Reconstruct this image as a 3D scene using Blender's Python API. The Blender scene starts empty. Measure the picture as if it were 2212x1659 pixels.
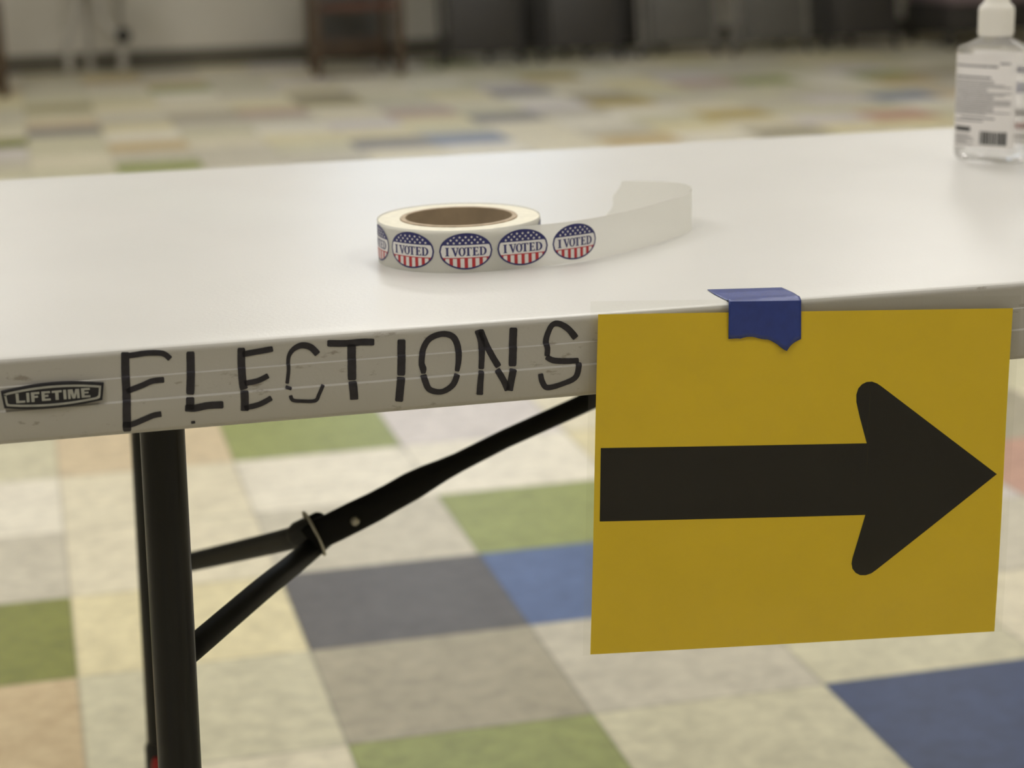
import bpy, bmesh, math, random
from mathutils import Vector, Matrix
C = bpy.context.scene.collection
R = math.radians
random.seed(7)

# ------------------------------------------------------------------ camera
IMW, IMH, FPX = 2212, 1659, 4210.35
PITCH, ROLL, YAW = 0.25582, -0.0231076, 0.2282
CAM = Vector((0.0, -1.13119, 1.00052))
fw = Vector((math.sin(YAW)*math.cos(PITCH), math.cos(YAW)*math.cos(PITCH), -math.sin(PITCH)))
r0 = Vector((math.cos(YAW), -math.sin(YAW), 0)); u0 = r0.cross(fw)
rt = math.cos(ROLL)*r0 + math.sin(ROLL)*u0
up = -math.sin(ROLL)*r0 + math.cos(ROLL)*u0
cd = bpy.data.cameras.new('camera'); cam = bpy.data.objects.new('camera', cd); C.objects.link(cam)
cd.sensor_fit = 'HORIZONTAL'; cd.sensor_width = 36; cd.lens = FPX/IMW*36
cd.clip_start = 0.05; cd.clip_end = 100
cam.matrix_world = Matrix(((rt.x, up.x, -fw.x, CAM.x), (rt.y, up.y, -fw.y, CAM.y), (rt.z, up.z, -fw.z, CAM.z), (0, 0, 0, 1)))
cd.dof.use_dof = True; cd.dof.focus_distance = 1.225; cd.dof.aperture_fstop = 6.2
cd.dof.aperture_blades = 0
bpy.context.scene.camera = cam

# ------------------------------------------------------------------ world, exposure
sc = bpy.context.scene
w = bpy.data.worlds.new('world'); sc.world = w; w.use_nodes = True
w.node_tree.nodes['Background'].inputs[0].default_value = (0.75, 0.82, 1, 1)
w.node_tree.nodes['Background'].inputs[1].default_value = 0.3
sc.view_settings.view_transform = 'Standard'; sc.view_settings.look = 'None'
sc.view_settings.gamma = 1; sc.view_settings.use_curve_mapping = False
sc.view_settings.exposure = 0.07
LAMP = 9.0          # strength of the ceiling troffers
WINDOW = 3.2        # strength of the daylight in the window

# ------------------------------------------------------------------ helpers
def ray(px, py):
    return fw + rt*((px-IMW/2)/FPX) + up*((IMH/2-py)/FPX)
def on_plane(px, py, n, d):
    n = Vector(n); v = ray(px, py)
    return CAM + v*((d - n.dot(CAM))/n.dot(v))
def lin(c):
    return tuple(((v/255)/12.92 if v/255 <= .04045 else ((v/255+.055)/1.055)**2.4) for v in c)
def mat(name, col, rough=.5, metal=0, noise=None, bump=None, spec=.5, coat=0, coat_rough=.1):
    m = bpy.data.materials.new(name); m.use_nodes = True
    nt = m.node_tree; b = nt.nodes['Principled BSDF']
    b.inputs['Base Color'].default_value = (*col, 1); b.inputs['Roughness'].default_value = rough
    b.inputs['Metallic'].default_value = metal; b.inputs['Specular IOR Level'].default_value = spec
    b.inputs['Coat Weight'].default_value = coat; b.inputs['Coat Roughness'].default_value = coat_rough
    tc = nt.nodes.new('ShaderNodeTexCoord')
    if noise:   # (scale, amount, detail)
        n = nt.nodes.new('ShaderNodeTexNoise'); n.inputs['Scale'].default_value = noise[0]; n.inputs['Detail'].default_value = noise[2]
        nt.links.new(tc.outputs['Object'], n.inputs['Vector'])
        mr = nt.nodes.new('ShaderNodeMapRange'); mr.inputs['From Min'].default_value = .3; mr.inputs['From Max'].default_value = .7
        mr.inputs['To Min'].default_value = 1-noise[1]; mr.inputs['To Max'].default_value = 1+noise[1]
        nt.links.new(n.outputs['Fac'], mr.inputs['Value'])
        mx = nt.nodes.new('ShaderNodeVectorMath'); mx.operation = 'SCALE'; mx.inputs[0].default_value = col
        nt.links.new(mr.outputs[0], mx.inputs['Scale']); nt.links.new(mx.outputs[0], b.inputs['Base Color'])
    if bump:    # (scale, strength, distance)
        n = nt.nodes.new('ShaderNodeTexNoise'); n.inputs['Scale'].default_value = bump[0]; n.inputs['Detail'].default_value = 3
        nt.links.new(tc.outputs['Object'], n.inputs['Vector'])
        bp = nt.nodes.new('ShaderNodeBump'); bp.inputs['Strength'].default_value = bump[1]; bp.inputs['Distance'].default_value = bump[2]
        nt.links.new(n.outputs['Fac'], bp.inputs['Height']); nt.links.new(bp.outputs[0], b.inputs['Normal'])
    return m
def emit(name, col, s):
    m = bpy.data.materials.new(name); m.use_nodes = True; nt = m.node_tree; nt.nodes.clear()
    o = nt.nodes.new('ShaderNodeOutputMaterial'); e = nt.nodes.new('ShaderNodeEmission')
    e.inputs[0].default_value = (*col, 1); e.inputs[1].default_value = s; nt.links.new(e.outputs[0], o.inputs[0])
    return m
def thing(name, label, cat, loc=(0, 0, 0), rotz=0, group=None):
    o = bpy.data.objects.new(name, None); C.objects.link(o); o.empty_display_size = .05
    o.location = loc; o.rotation_euler = (0, 0, rotz); o['label'] = label; o['category'] = cat
    if group: o['group'] = group
    return o
def tag(o, label, cat, group=None):
    o['label'] = label; o['category'] = cat
    if group: o['group'] = group
    return o
def obj(name, bm, m, parent=None, smooth=True, normals=True):
    me = bpy.data.meshes.new(name)
    if normals: bmesh.ops.recalc_face_normals(bm, faces=bm.faces)
    bm.to_mesh(me); bm.free()
    for k in (m if isinstance(m, (list, tuple)) else [m]): me.materials.append(k)
    if smooth: me.shade_smooth(); me.set_sharp_from_angle(angle=R(40))
    o = bpy.data.objects.new(name, me); C.objects.link(o)
    if parent: o.parent = parent
    return o
def struct(name, bm, m, parent=None, smooth=False):
    o = obj(name, bm, m, parent, smooth)
    if not parent: o['kind'] = 'structure'
    return o
def add_box(bm, lo, hi, bev=0, rot=None, pivot=None, mi=0):
    lo = Vector(lo); hi = Vector(hi)
    b2 = bmesh.new(); bmesh.ops.create_cube(b2, size=1)
    bmesh.ops.scale(b2, vec=hi-lo, verts=b2.verts); bmesh.ops.translate(b2, vec=(lo+hi)/2, verts=b2.verts)
    if bev: bmesh.ops.bevel(b2, geom=b2.edges[:], offset=bev, segments=2, affect='EDGES', profile=.5)
    if rot is not None: bmesh.ops.transform(b2, matrix=Matrix.Translation(pivot) @ rot.to_4x4() @ Matrix.Translation(-Vector(pivot)), verts=b2.verts)
    for f in b2.faces: f.material_index = mi
    merge(bm, b2)
def merge(bm, b2):
    me = bpy.data.meshes.new('t'); b2.to_mesh(me); b2.free(); bm.from_mesh(me); bpy.data.meshes.remove(me)
def box(lo, hi, bev=0, **k):
    bm = bmesh.new(); add_box(bm, lo, hi, bev, **k); return bm
def add_loft(bm, rings, closed=True, caps=True, mi=0):
    vs = [[bm.verts.new(p) for p in r] for r in rings]; n = len(vs[0]); fs = []
    for a, b in zip(vs, vs[1:]):
        for i in range(n if closed else n-1):
            fs.append(bm.faces.new((a[i], a[(i+1) % n], b[(i+1) % n], b[i])))
    if caps: fs.append(bm.faces.new(vs[0][::-1])); fs.append(bm.faces.new(vs[-1]))
    for f in fs: f.material_index = mi
def add_tube(bm, pts, rad, n=16, caps=True, flat=None, mi=0):
    """round tube through pts; rad number or list; flat=(vector, factor) squashes across that vector"""
    pts = [Vector(p) for p in pts]; rings = []; prev = None
    for i, p in enumerate(pts):
        t = (pts[min(i+1, len(pts)-1)] - pts[max(i-1, 0)]).normalized()
        ref = Vector(flat[0]) if flat else (prev if prev else (Vector((0, 0, 1)) if abs(t.z) < .9 else Vector((1, 0, 0))))
        a = (ref - t*ref.dot(t)).normalized(); b = t.cross(a); prev = a
        r = rad[i] if isinstance(rad, (list, tuple)) else rad
        ra = r*(flat[1][i] if flat and isinstance(flat[1], list) else (flat[1] if flat else 1))
        rings.append([p + a*ra*math.cos(2*math.pi*k/n) + b*r*math.sin(2*math.pi*k/n) for k in range(n)])
    add_loft(bm, rings, True, caps, mi)
def tube(*a, **k):
    bm = bmesh.new(); add_tube(bm, *a, **k); return bm
def spline(pts, n=8):
    pts = [Vector(p) for p in pts]; out = []
    for i in range(len(pts)-1):
        p0 = pts[max(i-1, 0)]; p1 = pts[i]; p2 = pts[i+1]; p3 = pts[min(i+2, len(pts)-1)]
        for k in range(n):
            t = k/n
            out.append(.5*((2*p1)+(p2-p0)*t+(2*p0-5*p1+4*p2-p3)*t*t+(3*p1-p0-3*p2+p3)*t**3))
    out.append(pts[-1]); return out
def add_lathe(bm, prof, c=(0, 0, 0), n=48, axis=None, mi=0):
    c = Vector(c); rings = []
    for r, z in prof:
        rings.append([c + Vector((r*math.cos(2*math.pi*k/n), r*math.sin(2*math.pi*k/n), z)) for k in range(n)])
    add_loft(bm, rings, True, True, mi)
def dup(root, loc, rotz, label=None, group=None):
    r = root.copy(); C.objects.link(r); r.location = loc; r.rotation_euler = (root.rotation_euler.x, 0, rotz)
    if label: r['label'] = label
    if group: r['group'] = group
    for ch in list(root.children):
        c = ch.copy(); C.objects.link(c); c.parent = r
        for g in ch.children:
            d = g.copy(); C.objects.link(d); d.parent = c
    return r

# ------------------------------------------------------------------ room shell
GA, GX, GY, T = 0.0136242, -0.0208506, 0.998213, 0.3048
ca, sa = math.cos(GA), math.sin(GA)
def to_grid(p):
    x, y = p[0]-GX, p[1]-GY
    return (ca*x+sa*y, -sa*x+ca*y)

TILE = {   # colour of each vinyl composition tile: base sRGB, mottling
 'cream': (218, 210, 185), 'pale': (226, 220, 203), 'greenish': (203, 198, 170), 'butter': (217, 207, 168), 'peach': (206, 189, 157),
 'taupe': (166, 159, 138), 'stone': (196, 190, 172), 'lavender': (208, 201, 196), 'green': (146, 153, 94), 'olive': (125, 129, 62),
 'grey': (94, 92, 92), 'blue': (88, 106, 145), 'navy': (54, 69, 106), 'rust': (198, 180, 144), 'pink': (186, 148, 130),
 'mustard': (178, 160, 96), 'tan': (196, 176, 132), 'drab': (166, 158, 140), 'rose': (180, 158, 143), 'softblue': (128, 137, 157), 'softgrey': (134, 130, 126), 'khaki': (158, 149, 106)}
tile_names = list(TILE)
def tile_mat(name):
    m = bpy.data.materials.new('vinyl_tile_' + name); m.use_nodes = True; nt = m.node_tree; b = nt.nodes['Principled BSDF']
    L = nt.links.new
    col = lin(TILE[name]); tc = nt.nodes.new('ShaderNodeTexCoord')
    mp = nt.nodes.new('ShaderNodeMapping'); mp.inputs['Scale'].default_value = (1, 1.2, 1); L(tc.outputs['Object'], mp.inputs['Vector'])
    n1 = nt.nodes.new('ShaderNodeTexNoise'); n1.inputs['Scale'].default_value = 34; n1.inputs['Detail'].default_value = 4; n1.inputs['Roughness'].default_value = .6; L(mp.outputs[0], n1.inputs['Vector'])
    n2 = nt.nodes.new('ShaderNodeTexNoise'); n2.inputs['Scale'].default_value = 11; n2.inputs['Detail'].default_value = 2; L(mp.outputs[0], n2.inputs['Vector'])
    a = nt.nodes.new('ShaderNodeMath'); a.operation = 'MULTIPLY_ADD'; L(n1.outputs['Fac'], a.inputs[0]); a.inputs[1].default_value = .7; 
    s = nt.nodes.new('ShaderNodeMath'); s.operation = 'MULTIPLY'; L(n2.outputs['Fac'], s.inputs[0]); s.inputs[1].default_value = .3; L(s.outputs[0], a.inputs[2])
    cr = nt.nodes.new('ShaderNodeValToRGB'); L(a.outputs[0], cr.inputs[0])
    k = .80 if name not in ('rust',) else .72
    dk = [c*k for c in col]; lt = [min(.9, c*1.12) for c in col]
    if name == 'rust': dk = [col[0]*.80, col[1]*.73, col[2]*.68]
    cr.color_ramp.elements[0].position = .34; cr.color_ramp.elements[0].color = (*dk, 1)
    cr.color_ramp.elements[1].position = .62; cr.color_ramp.elements[1].color = (*lt, 1)
    # joints between the tiles: thin dirty line on the tile module
    sp = nt.nodes.new('ShaderNodeSeparateXYZ'); L(tc.outputs['Object'], sp.inputs[0]); ds = []
    for ax in 'XY':
        d = nt.nodes.new('ShaderNodeMath'); d.operation = 'DIVIDE'; L(sp.outputs[ax], d.inputs[0]); d.inputs[1].default_value = T
        pp = nt.nodes.new('ShaderNodeMath'); pp.operation = 'PINGPONG'; L(d.outputs[0], pp.inputs[0]); pp.inputs[1].default_value = .5
        ds.append(pp)
    mn = nt.nodes.new('ShaderNodeMath'); mn.operation = 'MINIMUM'; L(ds[0].outputs[0], mn.inputs[0]); L(ds[1].outputs[0], mn.inputs[1])
    mr = nt.nodes.new('ShaderNodeMapRange'); mr.inputs['From Min'].default_value = .004; mr.inputs['From Max'].default_value = .014
    mr.inputs['To Min'].default_value = .72; mr.inputs['To Max'].default_value = 1; L(mn.outputs[0], mr.inputs['Value'])
    v = nt.nodes.new('ShaderNodeVectorMath'); v.operation = 'SCALE'; L(cr.outputs[0], v.inputs[0]); L(mr.outputs[0], v.inputs['Scale'])
    L(v.outputs[0], b.inputs['Base Color']); b.inputs['Roughness'].default_value = .42; b.inputs['Specular IOR Level'].default_value = .28
    return m
tmats = [tile_mat(k) for k in tile_names]
near = {(1,1):'grey',(2,1):'blue',(1,0):'taupe',(1,-1):'green',(0,0):'greenish',(0,1):'butter',(0,-1):'cream',(0,2):'cream',(0,3):'cream',(0,4):'peach',
 (1,2):'stone',(1,3):'pale',(1,4):'green',(2,2):'green',(2,3):'pale',(2,4):'lavender',(3,3):'butter',(3,4):'cream',(-1,4):'greenish',(-1,3):'pale',(-1,2):'stone',
 (-1,1):'olive',(-1,0):'rust',(2,0):'stone',(2,-1):'greenish',(3,0):'greenish',(3,-1):'navy',(0,5):'peach',(1,5):'cream',(2,5):'cream',(-2,1):'olive',(-2,0):'rust'}
spots = [(345,188,'green'),(115,234,'khaki'),(135,283,'softgrey'),(20,312,'olive'),(345,355,'green'),(20,378,'greenish'),(330,318,'tan'),(400,246,'drab'),(590,243,'rose'),
 (690,202,'drab'),(760,216,'khaki'),(660,326,'greenish'),(840,313,'softgrey'),(1000,304,'softblue'),(1090,258,'softgrey'),(1090,206,'softgrey'),(1320,219,'mustard'),(1365,300,'tan'),
 (1560,250,'mustard'),(1230,160,'mustard'),(1130,166,'rose'),(1590,182,'rose'),(1640,178,'green'),(1690,195,'greenish'),(1920,215,'softblue'),(1890,252,'pink'),(1930,180,'tan'),
 (1830,158,'green'),(240,170,'tan'),(950,145,'green'),(115,260,'peach'),(940,245,'rose'),(2180,1000,'pink'),(2185,1150,'stone'),(2185,1290,'cream'),(2185,1390,'greenish'),(2180,850,'taupe'),
 (250,230,'butter'),(1500,320,'cream'),(480,355,'stone'),(200,350,'cream'),(800,250,'cream'),(820,280,'butter'),(600,290,'butter'),(480,285,'greenish')]
for px, py, k in spots:
    g = to_grid(on_plane(px, py, (0, 0, 1), 0)); near.setdefault((math.floor(g[0]/T), math.floor(g[1]/T)), k)
bm = bmesh.new(); vv = {}
I0, I1, J0, J1 = -20, 29, -14, 30
for i in range(I0, I1+1):
    for j in range(J0, J1+1): vv[i, j] = bm.verts.new((i*T, j*T, 0))
pool = ['cream']*8+['stone']*6+['greenish']*6+['butter']*3+['pale']*5+['drab']+['peach']+['taupe']+['lavender']*2
for i in range(I0, I1):
    for j in range(J0, J1):
        f = bm.faces.new((vv[i, j], vv[i+1, j], vv[i+1, j+1], vv[i, j+1]))
        f.material_index = tile_names.index(near.get((i, j), random.choice(pool)))
fl = struct('floor', bm, tmats); fl.location = (GX, GY, 0); fl.rotation_euler = (0, 0, GA)
room = []
M_wall = mat('painted_wall', (.60, .57, .50), .6, noise=(3, .04, 2), bump=(140, .15, .002))
M_ceil = mat('ceiling_tile', (.78, .77, .74), .8, noise=(60, .06, 4))
M_base = mat('vinyl_baseboard', (.11, .10, .075), .45, noise=(8, .1, 2))
X0, X1, Y0, Y1, HT = I0*T, I1*T, J0*T, 8.97, 3.0     # in the floor's axes
WX0, WX1, WZ0, WZ1 = 1.55, 3.15, 1.6, 2.6
def place(o):
    o.location = (GX, GY, 0); o.rotation_euler = (0, 0, GA); return o
bm = bmesh.new()
add_box(bm, (X0-.15, Y1, 0), (WX0, Y1+.15, HT)); add_box(bm, (WX1, Y1, 0), (X1+.15, Y1+.15, HT))
add_box(bm, (WX0, Y1, 0), (WX1, Y1+.15, WZ0)); add_box(bm, (WX0, Y1, WZ1), (WX1, Y1+.15, HT))
place(struct('wall_back', bm, M_wall))
place(struct('wall_left', box((X0-.15, Y0, 0), (X0, Y1, HT)), M_wall))
place(struct('wall_right', box((X1, Y0, 0), (X1+.15, Y1, HT)), M_wall))
place(struct('wall_front', box((X0-.15, Y0-.15, 0), (X1+.15, Y0, HT)), M_wall))
place(struct('ceiling', box((X0-.15, Y0-.15, HT), (X1+.15, Y1+.15, HT+.1)), M_ceil))
place(struct('baseboard_back', box((X0, Y1-.012, 0), (X1, Y1, .10), .003), M_base))
M_frame = mat('window_frame_paint', (.7, .69, .66), .4, noise=(10, .03, 2))
bm = bmesh.new()
for a, b in (((WX0, WZ0), (WX1, WZ0+.05)), ((WX0, WZ1-.05), (WX1, WZ1)), ((WX0, WZ0), (WX0+.05, WZ1)), ((WX1-.05, WZ0), (WX1, WZ1)), (((WX0+WX1)/2-.025, WZ0), ((WX0+WX1)/2+.025, WZ1))):
    add_box(bm, (a[0], Y1+.03, a[1]), (b[0], Y1+.09, b[1]), .004)
win = place(struct('window_1', bm, M_frame))
obj('window_pane', box((WX0+.03, Y1+.06, WZ0+.03), (WX1-.03, Y1+.066, WZ1-.03)), emit('daylight_pane', (.66, .80, 1), WINDOW), win, False)

# ceiling troffers of the room; last four added to brighten back and front
M_trof = mat('troffer_paint', (.8, .8, .78), .4, noise=(20, .02, 2)); M_diff = emit('lamp_diffuser', (1, .975, .93), LAMP)
lamps = [(-1.3, .55), (1.0, 1.4), (3.3, .55), (-1.3, 2.9), (1.0, 2.9), (3.3, 2.9), (-1.3, 5.3), (1.0, 5.3), (3.3, 5.3), (-.6, 7.9), (3.6, 6.4), (-.8, -1.1), (1.9, -1.1)]
cols_ = ('left', 'middle', 'right'); rows_n = ('row straight above the table', 'first row beyond the table', 'second row beyond the table', 'row next to the back wall')
for k, (x, y) in enumerate(lamps):
    lab = 'recessed white fluorescent ceiling light, %s one of the %s' % (cols_[k % 3], rows_n[k//3]) if k < 9 else 'added unseen fluorescent ceiling light, %s one of the pair %s' % (('left', 'right')[(k-9) % 2], ('close to the back wall', 'straight above the camera')[(k-9)//2])
    t = thing('ceiling_light', lab, 'ceiling light', (x, y, HT), 0, 'ceiling lights of the hall')
    bm = bmesh.new()
    for lo, hi in (((-.31, -.61, -.03), (.31, -.58, 0)), ((-.31, .58, -.03), (.31, .61, 0)), ((-.31, -.58, -.03), (-.28, .58, 0)), ((.28, -.58, -.03), (.31, .58, 0))): add_box(bm, lo, hi, .003)
    obj('frame', bm, M_trof, t); obj('diffuser', box((-.28, -.58, -.02), (.28, .58, -.008)), M_diff, t, False)

# ------------------------------------------------------------------ folding table
ZT, DEP = .737, .7304
TX0, TX1 = -.32, 1.52
M_top = mat('white_moulded_plastic', (.68, .67, .645), .36, noise=(7, .02, 3), bump=(420, .22, .0006))
# dirt and scuffs of the plastic: small brown smears with a shape of their own
def add_dirt(m):
    nt = m.node_tree; L = nt.links.new; b = nt.nodes['Principled BSDF']; src = b.inputs['Base Color'].links[0].from_socket
    tc = nt.nodes.new('ShaderNodeTexCoord'); mp = nt.nodes.new('ShaderNodeMapping'); mp.inputs['Scale'].default_value = (1, 1.6, 2.4); L(tc.outputs['Object'], mp.inputs[0])
    n = nt.nodes.new('ShaderNodeTexNoise'); n.inputs['Scale'].default_value = 60; n.inputs['Detail'].default_value = 5; n.inputs['Roughness'].default_value = .62; L(mp.outputs[0], n.inputs['Vector'])
    n2 = nt.nodes.new('ShaderNodeTexNoise'); n2.inputs['Scale'].default_value = 9; L(mp.outputs[0], n2.inputs['Vector'])
    ad = nt.nodes.new('ShaderNodeMath'); ad.operation = 'MULTIPLY_ADD'; L(n2.outputs['Fac'], ad.inputs[0]); ad.inputs[1].default_value = .45; L(n.outputs['Fac'], ad.inputs[2])
    mr = nt.nodes.new('ShaderNodeMapRange'); mr.inputs['From Min'].default_value = .855; mr.inputs['From Max'].default_value = .93; mr.inputs['To Max'].default_value = .5; L(ad.outputs[0], mr.inputs['Value'])
    mx = nt.nodes.new('ShaderNodeMix'); mx.data_type = 'RGBA'; L(mr.outputs[0], mx.inputs[0]); L(src, mx.inputs[6]); mx.inputs[7].default_value = (.16, .115, .07, 1)
    L(mx.outputs[2], b.inputs['Base Color'])
M_side = mat('white_plastic_side_shaded', (.49, .475, .44), .45, noise=(7, .02, 3), bump=(420, .18, .0005)); add_dirt(M_side)  # same plastic as the top; apron shade put into its darker colour, plus dirt
M_black = mat('black_powder_coat', (.008, .008, .007), .5, noise=(30, .1, 2), spec=.15, coat=.3, coat_rough=.12)
M_brace = mat('black_brace_paint', (.007, .007, .0065), .55, noise=(30, .1, 2), spec=.12)
M_rubber = mat('black_rubber', (.015, .015, .015), .6, noise=(30, .1, 2))
M_zinc = mat('zinc_steel', (.42, .41, .36), .35, 1, noise=(60, .1, 2))
M_red = mat('red_plastic', (.45, .02, .02), .4, noise=(30, .1, 2))
M_ink = mat('marker_ink', (.016, .014, .022), .45, noise=(220, .35, 3))
# apron profile: (outward offset, depth below the top)
PROF = [(-.0045, 0), (-.0028, .0003), (-.0013, .0011), (-.0004, .0023), (0, .0034), (-.0001, .0046), (-.0006, .0164), (-.0006, .0169), (.0002, .0176), (.00017, .0184), (-.0005, .0305), (-.0005, .0311), (.0006, .0321), (.00055, .0330), (-.0010, .0490), (-.0016, .0507), (-.0034, .0522)]
def face_y(t):
    for (a, s), (b, e) in zip(PROF, PROF[1:]):
        if s <= t <= e: return -(a+(b-a)*(t-s)/(e-s))
    return .0
def rrect(off, z, rc=.045, n=8):
    pts = []; x0, x1, y0, y1 = TX0-off, TX1+off, -off, DEP+off
    for cx, cy, a0 in ((x1-rc, y0+rc, -90), (x1-rc, y1-rc, 0), (x0+rc, y1-rc, 90), (x0+rc, y0+rc, 180)):
        for k in range(n+1):
            a = R(a0+90*k/n); pts.append(Vector((cx+rc*math.cos(a), cy+rc*math.sin(a), z)))
    return pts
tb = thing('folding_table', 'white plastic folding table with black folding legs and ELECTIONS written on its front edge', 'table', ((TX0+TX1)/2, DEP/2, 0))
tbm = tb.matrix_world.copy(); tb.location = (0, 0, 0)     # parts below are laid out in world axes
bm = bmesh.new()
rings = [rrect(o, ZT-t) for o, t in PROF] + [rrect(-.012, ZT-.0522), rrect(-.014, ZT-.05), rrect(-.016, ZT-.022)]
add_loft(bm, rings[::-1])
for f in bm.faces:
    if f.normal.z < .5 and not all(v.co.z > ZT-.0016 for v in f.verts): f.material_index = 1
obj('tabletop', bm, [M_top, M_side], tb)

# handwriting on the front edge, traced stroke by stroke
def face_pt(px, py, lift=.00025):
    p = on_plane(px, py, (0, 1, 0), -.0006); t = ZT-p.z
    return Vector((p.x, min(face_y(t-.0006), face_y(t), face_y(t+.0006))-lift, p.z))
STROKES = [
 [(270.6,761),(270.8,790),(271.5,815),(273,842),(273.7,866),(273.7,893),(275,934)], 18, [(268,770),(290,767),(316,763.4),(345,763),(358,767),(368,776)], 12.5,
 [(273,846),(307,833),(329,823.5),(355,820.5)], 12.6, [(265,918),(285,917.5),(310,907.4),(332,898),(349,895)], 12.5,
 [(411.4,759.6),(412.3,804.6),(411.2,853)], 18, [(410.6,857.5),(411.2,886)], 18, [(400,881.5),(421,882),(449,876.5),(483,874.5)], 16, [(413.5,914),(422,913)], 6,
 [(521.5,751.4),(522,792),(525,830),(528,842)], 17, [(528,844),(529,868),(529,888.5)], 17.5, [(523,766),(554,760.5),(590,754)], 13, [(528,829),(557,823),(580,811.5)], 12, [(528,882),(560,874),(587,859.5)], 12,
 [(622.8,790),(624.4,770),(634,755),(652,746.5),(671.6,750.7),(687,766)], [8,9,11,13.5,14.5,14.5], [(623,786),(623.4,802.8),(620.5,829.5)], 8, [(617,836),(630,840)], 7,
 [(627.7,854),(632.6,864.6),(652,867),(681,866),(689.5,851.6),(698,831)], 8,
 [(707,742),(746.5,742.2),(782,739.5),(809,739.5)], 15, [(760,744),(760.3,786.5),(761,822)], 18.5, [(761.5,824),(764.4,848),(765.4,864)], 18,
 [(867.6,733.5),(867.6,770),(867,812)], 17.5, [(866.8,815),(865,835),(862.4,868.5)], 17.5,
 [(987.6,803),(991,777),(989,747.4),(977.6,727),(954.8,721.8),(928.8,732),(915,754),(911,783),(914.5,797),(915,808)], [10,13,14,14,13,13,13,13,15,9],
 [(988,808),(978,832),(954.8,846.7),(928.8,842),(918.4,823),(915,810)], [13,13,12,13,14,14],
 [(1033,713),(1040,737.7),(1041,770),(1040,798)], [17,15,13,12], [(1040,801),(1037.8,828.8),(1037,854)], [12,13.5,14.5], [(1037.8,713),(1050.9,745),(1063.9,770),(1078,793)], 14, [(1074,798.5),(1088,822),(1098,844)], 14,
 [(1109.6,708),(1108.5,747),(1107.6,792)], 17, [(1109,797),(1104.5,822),(1101,845)], 15.5,
 [(1245,731),(1228,711),(1208.7,699.8),(1194,702),(1185,718),(1180,737.7),(1183,754),(1182,770)], [15,14,13,12,12,13,12,11.5],
 [(1180.5,771),(1196,779),(1225,780.6),(1251,779)], [12,13,13,11], [(1251,783),(1244.5,814),(1218.5,828.8),(1184,838),(1172,825.5),(1167.5,807)], [13,12,11,12,12.5,11]]
bm = bmesh.new()
for path, wd in zip(STROKES[::2], STROKES[1::2]):
    sp = spline([Vector((x, y, 0)) for x, y in path], 10); n = len(sp); m_ = len(path)-1; prev = None
    rnd = random.Random(n)
    # resample evenly, about every 2 px
    dense = [sp[0]]; tt = [0.]
    for i in range(n-1):
        seg = (sp[i+1]-sp[i]).length; kk = max(1, int(seg/2.0))
        for k in range(1, kk+1): dense.append(sp[i].lerp(sp[i+1], k/kk)); tt.append((i+k/kk)/(n-1))
    rows = []
    N = len(dense)
    for i, p in enumerate(dense):
        d = (dense[min(i+2, N-1)]-dense[max(i-2, 0)]).normalized(); nn = Vector((-d.y, d.x, 0))
        u = tt[i]*m_; a = min(int(u), m_-1)
        wv = (wd[a]+(wd[a+1]-wd[a])*(u-a)) if isinstance(wd, list) else wd
        e = min(i, N-1-i)*2.0
        hw = wv/2*(1+rnd.uniform(-.025, .025))
        if e < 4: hw *= .74+.26*math.sqrt(max(0, 1-(1-e/4)**2))
        row = []
        for k in range(7):
            q = p+nn*hw*(k/3-1); row.append(bm.verts.new(face_pt(q.x, q.y)))
        rows.append(row)
    for a, b in zip(rows, rows[1:]):
        for k in range(6): bm.faces.new((a[k], a[k+1], b[k+1], b[k]))
o = obj('marker_lettering', bm, M_ink, tb); o['label'] = 'hand-drawn black marker capitals reading ELECTIONS'

# maker's badge at the left of the front edge
def badge_pt(cx, cy, lift):
    p = on_plane(cx/8.508, 800+cy/8.508, (0, 1, 0), -.0014); return Vector((p.x, -.0014-lift, p.z))
def barrel(ins):
    TL, TR, BR, BL = Vector((15, 388)), Vector((1908, 232)), Vector((1882, 543)), Vector((78, 696))
    c = (TL+TR+BR+BL)/4
    def edge(a, b, bulge, n):
        return [a.lerp(b, k/n) + Vector((0, bulge*4*(k/n)*(1-k/n))) for k in range(n)]
    pts = edge(TL, TR, -82, 20)+edge(TR, BR, 0, 4)+edge(BR, BL, 68, 20)+edge(BL, TL, 0, 4)
    out = []; n = len(pts)
    for i, p in enumerate(pts):
        d = (pts[(i+1) % n]-pts[i-1]).normalized(); out.append(p+Vector((-d.y, d.x))*ins)
    if ins:   # corners pushed in along both edges
        for ci, s in ((0, (1, 1)), (20, (-1, 1)), (24, (-1, -1)), (44, (1, -1))):
            out[ci] = pts[ci]+Vector((s[0]*ins*1.05, s[1]*ins))
    return out
M_bblack = mat('badge_black', (.008, .008, .014), .35, noise=(90, .1, 2)); M_silver = mat('badge_silver', (.40, .40, .365), .4, .15, noise=(200, .08, 2))
bm = bmesh.new(); o_ = barrel(0)
add_loft(bm, [[badge_pt(*p, -.0022) for p in o_], [badge_pt(*p, .0004) for p in o_], [badge_pt(*p, .0008) for p in barrel(8)]])
bd = obj('badge', bm, M_bblack, tb)
bm = bmesh.new(); a_, b_ = barrel(46), barrel(84)
rg = [[badge_pt(*p, l) for p in q] for q, l in ((a_, .0005), (a_, .0012), (b_, .0012), (b_, .0005))]
add_loft(bm, rg+[rg[0]], caps=False); obj('border', bm, M_silver, bd)
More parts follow.
